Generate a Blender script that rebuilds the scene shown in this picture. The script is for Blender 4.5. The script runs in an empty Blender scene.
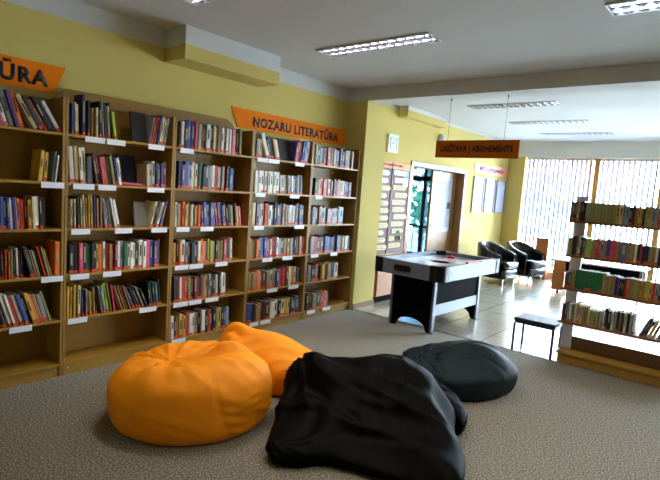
import bpy, math, random
from mathutils import Vector, Matrix, noise

random.seed(7)
C = bpy.context.scene.collection
PI = math.pi
def R(a): return math.radians(a)

# ------------------------------------------------------------------ camera
def make_camera():
    yaw, pitch, roll, f = R(39.2085), R(5.8882), R(4.0249), 499.04
    cy, sy = math.cos(yaw), math.sin(yaw)
    fw = Vector((-sy, cy, 0)); r = Vector((cy, sy, 0)); u = Vector((0, 0, 1))
    cp, sp = math.cos(pitch), math.sin(pitch)
    f2 = fw*cp - u*sp; u2 = u*cp + fw*sp
    cr, sr = math.cos(roll), math.sin(roll)
    r3 = r*cr + u2*sr; u3 = u2*cr - r*sr
    m = Matrix((r3, u3, -f2)).transposed().to_4x4()
    m.translation = Vector((3.8795, -0.2832, 1.5777))
    cd = bpy.data.cameras.new('camera'); cd.sensor_fit = 'HORIZONTAL'; cd.sensor_width = 36
    cd.lens = f*36/660; cd.clip_start = .05; cd.clip_end = 200
    co = bpy.data.objects.new('camera', cd); C.objects.link(co); co.matrix_world = m
    bpy.context.scene.camera = co
make_camera()

# ------------------------------------------------------------------ world, light, exposure
SKY = 78.0
NEAR_LAMP = 14
def make_world():
    w = bpy.data.worlds.new('world'); bpy.context.scene.world = w; w.use_nodes = True
    nt = w.node_tree; nt.nodes.clear()
    out = nt.nodes.new('ShaderNodeOutputWorld'); bg = nt.nodes.new('ShaderNodeBackground')
    bg.inputs['Color'].default_value = (.70, .84, 1, 1); bg.inputs['Strength'].default_value = SKY
    nt.links.new(bg.outputs[0], out.inputs[0])
make_world()
def portal(name, loc, rot, sx, sy):
    l = bpy.data.lights.new(name, 'AREA'); l.shape = 'RECTANGLE'; l.size = sx; l.size_y = sy
    l.cycles.is_portal = True
    o = bpy.data.objects.new(name, l); C.objects.link(o); o.location = loc; o.rotation_euler = rot
portal('window_portal', (3.3, 11.27, 1.34), (R(-90), 0, 0), 6.6, 2.5)
vs = bpy.context.scene.view_settings
vs.view_transform = 'Standard'; vs.look = 'None'; vs.gamma = 1; vs.use_curve_mapping = False
vs.exposure = -0.42
bpy.context.scene.cycles.max_bounces = 8
bpy.context.scene.cycles.sample_clamp_indirect = 60

# ------------------------------------------------------------------ materials
def lin(c):
    return tuple(((x/255)/12.92 if x/255 <= .04045 else (((x/255)+.055)/1.055)**2.4) for x in c)
MATS = {}
def mat(name, rgb, rough=.6, metal=0, var=.06, scale=12, bump=0, bscale=200, stretch=(1,1,1), spec=.5, emit=0, coat=0, trans=0, rgb2=None):
    if name in MATS: return MATS[name]
    m = bpy.data.materials.new(name); m.use_nodes = True; nt = m.node_tree
    p = nt.nodes['Principled BSDF']; c = lin(rgb)
    p.inputs['Roughness'].default_value = rough; p.inputs['Metallic'].default_value = metal
    p.inputs['Specular IOR Level'].default_value = spec; p.inputs['Coat Weight'].default_value = coat
    tc = nt.nodes.new('ShaderNodeTexCoord'); mp = nt.nodes.new('ShaderNodeMapping'); mp.inputs['Scale'].default_value = stretch
    nt.links.new(tc.outputs['Object'], mp.inputs['Vector'])
    n = nt.nodes.new('ShaderNodeTexNoise'); n.inputs['Scale'].default_value = scale; n.inputs['Detail'].default_value = 4
    nt.links.new(mp.outputs[0], n.inputs['Vector'])
    r = nt.nodes.new('ShaderNodeValToRGB'); r.color_ramp.elements[0].position = .3; r.color_ramp.elements[1].position = .7
    c2 = lin(rgb2) if rgb2 else tuple(min(1, x*(1+var)) for x in c)
    c1 = c if rgb2 else tuple(x*(1-var) for x in c)
    r.color_ramp.elements[0].color = (*c1, 1); r.color_ramp.elements[1].color = (*c2, 1)
    nt.links.new(n.outputs['Fac'], r.inputs[0]); nt.links.new(r.outputs[0], p.inputs['Base Color'])
    if bump:
        n2 = nt.nodes.new('ShaderNodeTexNoise'); n2.inputs['Scale'].default_value = bscale; n2.inputs['Detail'].default_value = 3
        nt.links.new(mp.outputs[0], n2.inputs['Vector'])
        b = nt.nodes.new('ShaderNodeBump'); b.inputs['Strength'].default_value = bump; b.inputs['Distance'].default_value = .01
        nt.links.new(n2.outputs['Fac'], b.inputs['Height']); nt.links.new(b.outputs[0], p.inputs['Normal'])
    if emit:
        p.inputs['Emission Color'].default_value = (*c, 1); p.inputs['Emission Strength'].default_value = emit
    if trans:
        t = nt.nodes.new('ShaderNodeBsdfTranslucent'); t.inputs[0].default_value = (*c, 1)
        mx = nt.nodes.new('ShaderNodeMixShader'); mx.inputs[0].default_value = trans
        nt.links.new(p.outputs[0], mx.inputs[1]); nt.links.new(t.outputs[0], mx.inputs[2])
        nt.links.new(mx.outputs[0], nt.nodes['Material Output'].inputs[0])
    MATS[name] = m; return m

def wall_paint():
    # yellow paint with a white painted band above 2.72 m
    m = bpy.data.materials.new('wall_paint'); m.use_nodes = True; nt = m.node_tree; p = nt.nodes['Principled BSDF']
    g = nt.nodes.new('ShaderNodeNewGeometry'); s = nt.nodes.new('ShaderNodeSeparateXYZ')
    nt.links.new(g.outputs['Position'], s.inputs[0])
    c = nt.nodes.new('ShaderNodeMath'); c.operation = 'GREATER_THAN'
    # the far room's white band is narrower
    yb = nt.nodes.new('ShaderNodeMath'); yb.operation = 'GREATER_THAN'; yb.inputs[1].default_value = 5.3; nt.links.new(s.outputs['Y'], yb.inputs[0])
    th = nt.nodes.new('ShaderNodeMath'); th.operation = 'MULTIPLY_ADD'; th.inputs[1].default_value = .1; th.inputs[2].default_value = 2.722; nt.links.new(yb.outputs[0], th.inputs[0]); nt.links.new(th.outputs[0], c.inputs[1])
    nt.links.new(s.outputs['Z'], c.inputs[0])
    n = nt.nodes.new('ShaderNodeTexNoise'); n.inputs['Scale'].default_value = 3
    r = nt.nodes.new('ShaderNodeValToRGB')
    r.color_ramp.elements[0].color = (*lin((206, 186, 104)), 1); r.color_ramp.elements[1].color = (*lin((212, 193, 111)), 1)
    nt.links.new(g.outputs['Position'], n.inputs['Vector']); nt.links.new(n.outputs['Fac'], r.inputs[0])
    mx = nt.nodes.new('ShaderNodeMix'); mx.data_type = 'RGBA'
    nt.links.new(c.outputs[0], mx.inputs['Factor']); nt.links.new(r.outputs[0], mx.inputs['A']); mx.inputs['B'].default_value = (*lin((205, 206, 208)), 1)
    nt.links.new(mx.outputs['Result'], p.inputs['Base Color']); p.inputs['Roughness'].default_value = .85
    return m
M_WALL = wall_paint()
M_WHITE = mat('white_paint', (204, 206, 210), .85, var=.02, scale=2)
M_WINWALL = mat('window_wall_paint', (225, 226, 222), .8, var=.02, scale=2)
M_WOOD = mat('beech_board', (150, 112, 42), .45, var=.10, scale=5, stretch=(6, 1, .6))
M_WOODH = mat('beech_shelf', (162, 122, 46), .42, var=.10, scale=5, stretch=(6, .6, 6))
M_FRAME = mat('window_frame_wood', (196, 140, 72), .5, var=.1, scale=5, stretch=(6, 6, .6))
M_DOORW = mat('door_wood', (150, 110, 62), .45, var=.10, scale=5, stretch=(6, 6, .6))
M_DESK = mat('orange_wood', (178, 108, 42), .4, var=.1, scale=5, stretch=(6, 6, .7))
M_BLACK = mat('black_laminate', (10, 10, 13), .7, spec=.03)
M_BLKPL = mat('black_plastic', (12, 12, 16), .35, spec=.3)
M_SILVER = mat('silver_laminate', (100, 106, 124), .4, metal=.1, var=.03)
M_CHROME = mat('chrome', (200, 205, 215), .12, metal=1, var=.02)
M_LEATHER = mat('black_leather', (15, 15, 24), .22, bump=.15, bscale=60, spec=.7)
M_PLAYF = mat('white_playfield', (225, 230, 240), .15, var=.01)
M_RED = mat('red_plastic', (205, 22, 34), .3)
M_LABEL = mat('label_card', (225, 228, 240), .5, var=.02)
M_PAGES = mat('page_edges', (214, 206, 184), .9, var=.06, scale=60)
M_TAPE = mat('orange_red_tape', (205, 72, 30), .5)
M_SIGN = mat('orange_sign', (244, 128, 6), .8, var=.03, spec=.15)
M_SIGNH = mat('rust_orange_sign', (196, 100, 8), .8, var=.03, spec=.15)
M_SALMON = mat('salmon_sign', (246, 150, 120), .6, var=.03)
M_INK = mat('dark_ink', (28, 18, 22), .6)
M_INKB = mat('blue_ink', (70, 50, 110), .6)
M_METALW = mat('white_metal', (205, 205, 215), .4)

def fabric(name, rgb, rough=.75, sheen=.0, weave=900, sp=.25):
    m = mat(name, rgb, rough, var=.07, scale=9, bump=.12, bscale=weave, spec=sp)
    p = m.node_tree.nodes['Principled BSDF']; p.inputs['Sheen Weight'].default_value = sheen
    return m
M_ORANGE = fabric('orange_canvas', (255, 150, 12), .6)
M_BAGBLK = fabric('black_canvas', (5, 5, 7), .5, .0, sp=.05)
M_BAGTEAL = fabric('dark_teal_canvas', (22, 36, 44), .55, .0, sp=.15)

def carpet_mat():
    m = bpy.data.materials.new('speckled_carpet'); m.use_nodes = True; nt = m.node_tree; p = nt.nodes['Principled BSDF']
    g = nt.nodes.new('ShaderNodeNewGeometry')
    n = nt.nodes.new('ShaderNodeTexNoise'); n.inputs['Scale'].default_value = 85; n.inputs['Detail'].default_value = 8; n.inputs['Roughness'].default_value = .85
    nt.links.new(g.outputs['Position'], n.inputs['Vector'])
    r = nt.nodes.new('ShaderNodeValToRGB'); e = r.color_ramp.elements
    e[0].position = .41; e[0].color = (*lin((52, 48, 44)), 1); e[1].position = .59; e[1].color = (*lin((190, 182, 168)), 1)
    x = e.new(.5); x.color = (*lin((118, 111, 100)), 1)
    nt.links.new(n.outputs['Fac'], r.inputs[0]); nt.links.new(r.outputs[0], p.inputs['Base Color'])
    b = nt.nodes.new('ShaderNodeBump'); b.inputs['Strength'].default_value = .5; b.inputs['Distance'].default_value = .006
    nt.links.new(n.outputs['Fac'], b.inputs['Height']); nt.links.new(b.outputs[0], p.inputs['Normal'])
    p.inputs['Roughness'].default_value = 1; p.inputs['Specular IOR Level'].default_value = .1
    p.inputs['Sheen Weight'].default_value = .15
    return m
def tile_mat():
    m = bpy.data.materials.new('polished_floor_tiles'); m.use_nodes = True; nt = m.node_tree; p = nt.nodes['Principled BSDF']
    g = nt.nodes.new('ShaderNodeNewGeometry')
    b = nt.nodes.new('ShaderNodeTexBrick'); b.offset = 0; b.inputs['Scale'].default_value = 1.0
    b.inputs['Brick Width'].default_value = .6; b.inputs['Row Height'].default_value = .6; b.inputs['Mortar Size'].default_value = .006
    b.inputs['Color1'].default_value = (*lin((172, 164, 148)), 1); b.inputs['Color2'].default_value = (*lin((184, 176, 160)), 1); b.inputs['Mortar'].default_value = (*lin((120, 112, 100)), 1)
    nt.links.new(g.outputs['Position'], b.inputs['Vector'])
    n = nt.nodes.new('ShaderNodeTexNoise'); n.inputs['Scale'].default_value = 4; n.inputs['Detail'].default_value = 6
    nt.links.new(g.outputs['Position'], n.inputs['Vector'])
    mx = nt.nodes.new('ShaderNodeMix'); mx.data_type = 'RGBA'; mx.blend_type = 'MULTIPLY'; mx.inputs['Factor'].default_value = .25
    nt.links.new(b.outputs['Color'], mx.inputs['A']); nt.links.new(n.outputs['Fac'], mx.inputs['B'])
    nt.links.new(mx.outputs['Result'], p.inputs['Base Color'])
    p.inputs['Roughness'].default_value = .2; p.inputs['Specular IOR Level'].default_value = .9
    bp = nt.nodes.new('ShaderNodeBump'); bp.inputs['Strength'].default_value = .04; bp.inputs['Distance'].default_value = .02
    nt.links.new(n.outputs['Fac'], bp.inputs['Height']); nt.links.new(bp.outputs[0], p.inputs['Normal'])
    return m
def glass_mat():
    m = bpy.data.materials.new('clear_glass'); m.use_nodes = True; nt = m.node_tree; nt.nodes.clear()
    o = nt.nodes.new('ShaderNodeOutputMaterial'); t = nt.nodes.new('ShaderNodeBsdfTransparent'); g = nt.nodes.new('ShaderNodeBsdfGlossy')
    t.inputs[0].default_value = (.94, .97, .97, 1); g.inputs['Roughness'].default_value = .02
    f = nt.nodes.new('ShaderNodeFresnel'); f.inputs[0].default_value = 1.45
    mx = nt.nodes.new('ShaderNodeMixShader'); nt.links.new(f.outputs[0], mx.inputs[0]); nt.links.new(t.outputs[0], mx.inputs[1]); nt.links.new(g.outputs[0], mx.inputs[2])
    nt.links.new(mx.outputs[0], o.inputs[0]); return m
M_GLASS = glass_mat()

# ------------------------------------------------------------------ mesh helpers
class MB:
    def __init__(s): s.v = []; s.f = []; s.mi = []
    def add(s, vs, fs, mi=0):
        b = len(s.v); s.v += [tuple(v) for v in vs]
        s.f += [tuple(b+i for i in f) for f in fs]; s.mi += [mi]*len(fs)
        return s
    def box(s, x0, x1, y0, y1, z0, z1, mi=0, M=None):
        vs = [Vector(p) for p in ((x0,y0,z0),(x1,y0,z0),(x1,y1,z0),(x0,y1,z0),(x0,y0,z1),(x1,y0,z1),(x1,y1,z1),(x0,y1,z1))]
        if M: vs = [M @ v for v in vs]
        return s.add(vs, [(3,2,1,0),(4,5,6,7),(0,1,5,4),(1,2,6,5),(2,3,7,6),(3,0,4,7)], mi)
    def prism(s, poly, axis, a, b, mi=0):
        # poly: list of 2D points; extruded along axis between a and b
        def P(p, t):
            return {'x': (t, p[0], p[1]), 'y': (p[0], t, p[1]), 'z': (p[0], p[1], t)}[axis]
        n = len(poly); vs = [P(p, a) for p in poly] + [P(p, b) for p in poly]
        fs = [tuple(range(n))[::-1], tuple(range(n, 2*n))] + [(i, (i+1) % n, n+(i+1) % n, n+i) for i in range(n)]
        return s.add(vs, fs, mi)
    def tube(s, pts, r, n=10, mi=0, r2=None):
        pts = [Vector(p) for p in pts]; rings = []; 
        for i, p in enumerate(pts):
            d = (pts[min(i+1, len(pts)-1)] - pts[max(i-1, 0)]).normalized()
            a = d.cross(Vector((0, 0, 1))); 
            if a.length < .01: a = d.cross(Vector((1, 0, 0)))
            a.normalize(); b = d.cross(a); rr = r if r2 is None else r + (r2-r)*i/(len(pts)-1)
            rings.append([p + a*rr*math.cos(2*PI*k/n) + b*rr*math.sin(2*PI*k/n) for k in range(n)])
        vs = [v for q in rings for v in q]; fs = []
        for i in range(len(rings)-1):
            for k in range(n): fs.append((i*n+k, i*n+(k+1) % n, (i+1)*n+(k+1) % n, (i+1)*n+k))
        fs.append(tuple(range(n))[::-1]); fs.append(tuple((len(rings)-1)*n+k for k in range(n)))
        return s.add(vs, fs, mi)
    def lathe(s, prof, n=24, c=(0, 0, 0), mi=0):
        vs = []; fs = []
        for r, z in prof:
            for k in range(n): vs.append((c[0]+r*math.cos(2*PI*k/n), c[1]+r*math.sin(2*PI*k/n), c[2]+z))
        for i in range(len(prof)-1):
            for k in range(n): fs.append((i*n+k, i*n+(k+1) % n, (i+1)*n+(k+1) % n, (i+1)*n+k))
        fs.append(tuple(range(n))[::-1]); fs.append(tuple((len(prof)-1)*n+k for k in range(n)))
        return s.add(vs, fs, mi)
    def mesh(s, name, mats):
        me = bpy.data.meshes.new(name); me.from_pydata(s.v, [], s.f); me.update()
        for m in (mats if isinstance(mats, (list, tuple)) else [mats]): me.materials.append(m)
        if any(s.mi):
            for p, i in zip(me.polygons, s.mi): p.material_index = i
        return me
    def build(s, name, mats, parent=None, bevel=0, smooth=False, seg=2):
        o = bpy.data.objects.new(name, s.mesh(name, mats)); C.objects.link(o)
        if parent: o.parent = parent
        if bevel:
            b = o.modifiers.new('bevel', 'BEVEL'); b.width = bevel; b.segments = seg; b.limit_method = 'ANGLE'; b.angle_limit = R(40)
        if smooth:
            for p in o.data.polygons: p.use_smooth = True
        return o
def tag(o, label, cat, group=None, kind=None):
    o['label'] = label; o['category'] = cat
    if group: o['group'] = group
    if kind: o['kind'] = kind
    return o
def thing(name, label, cat, loc=(0, 0, 0), rz=0, group=None):
    o = bpy.data.objects.new(name, None); C.objects.link(o); o.empty_display_size = .1
    o.location = loc; o.rotation_euler = (0, 0, rz)
    return tag(o, label, cat, group)
def struct(o): o['kind'] = 'structure'; return o
def bx(name, m, x0, x1, y0, y1, z0, z1, parent=None, bevel=0):
    return MB().box(x0, x1, y0, y1, z0, z1).build(name, m, parent, bevel)
def text(name, body, mat_, x, z, w, h, loc, rot, parent, bold=.042, extrude=.0015):
    cu = bpy.data.curves.new(name, 'FONT'); cu.body = body; cu.size = 1; cu.offset = bold; cu.space_character = 1.10; cu.resolution_u = 3
    o = bpy.data.objects.new(name, cu); C.objects.link(o)
    dg = bpy.context.evaluated_depsgraph_get(); me = bpy.data.meshes.new_from_object(o.evaluated_get(dg))
    bpy.data.objects.remove(o)
    xs = [v.co.x for v in me.vertices]; ys = [v.co.y for v in me.vertices]
    sx = w/(max(xs)-min(xs)); sy = h/(max(ys)-min(ys)); mx = min(xs); my = min(ys)
    # a flat outline given a real thickness
    import bmesh
    bm = bmesh.new(); bm.from_mesh(me)
    for v in bm.verts: v.co = Vector(((v.co.x-mx)*sx + x, (v.co.y-my)*sy + z, 0))
    r = bmesh.ops.extrude_face_region(bm, geom=bm.faces[:])
    for e in r['geom']:
        if isinstance(e, bmesh.types.BMVert): e.co.z += extrude
    bmesh.ops.recalc_face_normals(bm, faces=bm.faces[:])
    bm.to_mesh(me); bm.free(); me.materials.clear(); me.materials.append(mat_)
    for p in me.polygons: p.material_index = 0
    q = bpy.data.objects.new(name, me); C.objects.link(q); q.parent = parent; q.location = loc; q.rotation_euler = rot
    return q

# ------------------------------------------------------------------ setting
XW, YC, YW, CEIL = -.27, 5.02, 10.9, 2.88
X1, Y0 = 6.6, -3.0
struct(bx('floor', tile_mat(), XW-.3, X1+.2, YC, YW+.3, -.1, 0))
struct(bx('floor_carpet', carpet_mat(), XW-.3, X1+.2, Y0-.2, YC-.012, -.1, 0))
struct(bx('trim_1', mat('edge_strip', (120, 112, 100), .4, metal=.5), .03, X1, YC-.012, YC+.014, -.05, .004))
struct(bx('ceiling', M_WHITE, XW-.3, X1+.2, Y0-.2, YW+.3, CEIL, CEIL+.15))
struct(bx('ceiling_beam', M_WHITE, XW, X1, 5.0, 5.32, 2.722, CEIL))
m = MB(); m.box(XW-.2, XW, Y0-.2, 6.76, 0, CEIL); m.box(XW-.2, XW, 8.70, YW+.2, 0, CEIL); m.box(XW-.2, XW, 6.76, 8.70, 2.05, CEIL)
struct(m.build('wall_left', M_WALL))
struct(bx('wall_pier', M_WALL, XW, .035, 5.0, 5.47, 0, 2.722))
struct(bx('ceiling_soffit', M_WALL, XW, .045, 2.28, 3.41, 2.6, CEIL))
struct(bx('ceiling_soffit', M_WALL, XW, -.12, 6.24, 7.5, 2.72, CEIL))
m = MB(); m.box(XW, .1, YW, YW+.35, 0, 2.56); m.build('wall_far_pier', M_WALL)['kind'] = 'structure'
m = MB(); m.box(XW, X1, YW, YW+.35, 2.56, CEIL); m.box(.1, X1, YW, YW+.35, 0, .12)
struct(m.build('wall_far', M_WINWALL))
struct(bx('wall_right', M_WALL, X1, X1+.2, Y0-.2, YW+.35, 0, CEIL))
struct(bx('wall_near', M_WALL, XW, X1, Y0-.2, Y0, 0, CEIL))
M_BASE = mat('baseboard_wood', (128, 92, 48), .5)
m = MB(); m.box(.035, .047, 5.0, 5.47, 0, .07); m.box(XW, .047, 5.47, 5.482, 0, .07)
struct(m.build('baseboard_pier', M_BASE))
m = MB(); m.box(XW, XW+.012, 5.482, 6.70, 0, .07); m.box(XW, XW+.012, 8.76, YW, 0, .07)
struct(m.build('baseboard_left', M_BASE))
# far window wall: timber posts, glass, white sill
def window(n, x0, x1, y, z0, z1, axis='y'):
    f = MB(); t = .05
    f.box(x0, x0+t, y, y+.08, z0, z1); f.box(x1-t, x1, y, y+.08, z0, z1); f.box(x0+t, x1-t, y, y+.08, z0, z0+t); f.box(x0+t, x1-t, y, y+.08, z1-t, z1)
    g = MB().box(x0+t, x1-t, y+.035, y+.045, z0+t, z1-t)
    fo = f.build('window_%d' % n, M_FRAME, None, .004); struct(fo)
    g.build('window_pane', M_GLASS, fo)
    return fo
WX = [.045, 1.505, 2.65, 3.80, 4.95, 6.1]
for i in range(5): window(i+1, WX[i], WX[i+1], YW+.12, .12, 2.56)
struct(bx('window_sill_1', M_METALW, .1, X1, YW-.02, YW+.12, .121, .135))
# vertical blinds
M_SLAT = mat('blind_fabric', (160, 160, 180), .8, trans=.06, var=.02)
for i, (a, b) in enumerate(((.14, 1.44), (1.58, 2.58), (2.72, 3.74), (3.86, 4.88), (5.0, 6.06))):
    t = thing('vertical_blind', ['white vertical blind in the far window nearest the wall notices', 'white vertical blind in the far window right of the timber post',
        'white vertical blind in the third far window behind the open rack', 'white vertical blind in the fourth far window', 'white vertical blind in the last far window by the right wall'][i], 'blind', ((a+b)/2, YW+.05, 0), 0, 'vertical blinds in the far windows')
    w = (b-a)/2
    bx('head_rail', M_METALW, -w, w, -.02, .02, 2.5, 2.54, t, .003)
    s = MB(); n = int(2*w/.085)
    for k in range(n):
        x = -w+.04+k*(2*w-.08)/(n-1); Mx = Matrix.Translation((x, 0, 0)) @ Matrix.Rotation(R(66), 4, 'Z')
        s.box(-.042, .042, -.0012, .0012, .22, 2.5, 0, Mx)
    s.build('slats', M_SLAT, t)
# outside
M_GRASS = mat('ground', (196, 196, 190), .95, var=.1, scale=.6)
struct(bx('ground', M_GRASS, -40, 50, -30, 70, -.6, -.12))
t = thing('house', 'pale house with terracotta roof seen faintly through the far blinds', 'house', (-5.5, 36, -.12))
bx('wall', mat('pale_render', (226, 224, 220), .9), -3, 3, 0, 6, 0, 2.7, t)
rf = MB().prism([(-.4, 2.7), (6.4, 2.7), (3, 5.0)], 'x', -3.3, 3.3).build('roof', mat('terracotta_roof', (196, 104, 54), .9, var=.15, scale=2), t)
for i in range(3):
    fr = bx('window', M_METALW, -2.4+i*1.9, -1.4+i*1.9, -.06, 0, 1.0, 2.2, t)
    bx('pane', mat('dark_glass', (60, 70, 84), .1), -2.32+i*1.9, -1.48+i*1.9, -.09, -.06, 1.08, 2.12, fr)

# ------------------------------------------------------------------ door in the left wall and the porch behind it
t = MB(); y0, y1 = 6.70, 8.76
t.box(XW-.2, XW+.02, y0, y0+.08, 0, 2.11); t.box(XW-.2, XW+.02, y1-.08, y1, 0, 2.11); t.box(XW-.2, XW+.02, y0+.08, y1-.08, 2.03, 2.11)
door = struct(t.build('door_1', M_DOORW, None, .004))
lf = MB(); a, b = 7.72, 8.66; X = -.45
lf.box(X, X+.045, a, a+.1, .01, 2.02); lf.box(X, X+.045, b-.1, b, .01, 2.02); lf.box(X, X+.045, a+.1, b-.1, 1.92, 2.02); lf.box(X, X+.045, a+.1, b-.1, .01, .92)
leaf = lf.build('door_leaf', M_DOORW, door, .003)
bx('glass_pane', mat('frosted_glass', (190, 194, 206), .35), X+.015, X+.03, a+.1, b-.1, .92, 1.92, leaf)
pp = bx('paper_notice', mat('notice_paper', (176, 178, 196), .6), X+.031, X+.033, a+.13, b-.13, 1.0, 1.88, leaf)
bx('dark_photo', M_INK, X+.0335, X+.0345, b-.28, b-.15, 1.35, 1.47, leaf)
m = MB(); m.tube([(X+.045, a+.05, 1.05), (X+.09, a+.05, 1.05), (X+.09, a+.16, 1.05)], .009, 8); m.build('door_handle', M_CHROME, leaf)
struct(bx('floor_porch', mat('porch_floor', (150, 150, 150), .5), -3.6, XW-.2, 5.6, 11.0, -.1, 0))
m = MB(); m.box(-3.6, XW-.2, 5.5, 5.6, 0, 2.6); m.box(-3.7, -3.6, 5.5, 11.0, 0, 2.6)
struct(m.build('wall_porch', M_WHITE)); struct(bx('ceiling_porch', M_WHITE, -3.6, XW-.2, 5.5, 11.0, 2.6, 2.7))
M_DKF = mat('dark_brown_frame', (52, 38, 34), .5)
f = MB(); Yg = 10.8
for x in (-3.6, -2.95, -2.3, -1.68, -1.05, -.56): f.box(x, x+.09, Yg, Yg+.08, 0, 2.6)
for z in (0, 1.92, 2.5): f.box(-3.6, XW-.2, Yg, Yg+.08, z, z+.12)
fo = struct(f.build('window_7', M_DKF))
gt = glass_mat(); gt.name = 'blue_tinted_glass'; gt.node_tree.nodes['Transparent BSDF'].inputs[0].default_value = (.26, .36, .45, 1)  # tint added to dim and blue the daylight seen through the porch
bx('window_pane', gt, -3.6, XW-.2, Yg+.035, Yg+.045, .05, 2.55, fo)
# black railing inside the porch
t = thing('porch_railing', 'black metal railing seen through the open half of the doorway', 'railing', (-1.6, 9.4, 0), R(60))
m = MB(); m.tube([(0, -1.3, .9), (0, 1.3, .9)], .018, 8); m.tube([(0, -1.3, .12), (0, 1.3, .12)], .012, 8); m.build('rail', M_BLACK, t)
for k in range(10): MB().tube([(0, -1.28+k*.284, 0), (0, -1.28+k*.284, .9)], .011, 6).build('baluster', M_BLACK, t)

def shrub(loc, s, label):
    t = thing('shrub', label, 'shrub', loc)
    m = MB(); rnd = random.Random(int(loc[1]*10))
    for k in range(520):
        d = Vector((rnd.gauss(0, 1), rnd.gauss(0, 1), rnd.gauss(0, 1))).normalized()*rnd.uniform(.6, 1)
        p = Vector((d.x*s*.7, d.y*s*.8, s*.95+d.z*s*.9)); e = Matrix.Rotation(rnd.uniform(0, 6), 4, d)
        q = [Vector(v)*s*.16 for v in ((-.5, 0, 0), (0, -.3, .1), (.6, 0, 0), (0, .3, .1))]
        m.add([p + e @ v for v in q], [(0, 1, 2, 3)])
    m.build('foliage', mat('leaf_green', (60, 104, 58), .6, var=.3, scale=30), t)
    MB().tube([(0, 0, 0), (0, .03*s, s*.7)], .05*s, 8, 0, .02*s).build('stem', mat('bark', (90, 70, 50), .9), t)
shrub((-3.4, 14.2, -.12), 1.5, 'green shrub outside the porch glazing, nearer the doorway')
shrub((-5.4, 16.5, -.12), 2.3, 'larger green shrub farther outside the porch glazing')

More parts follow.
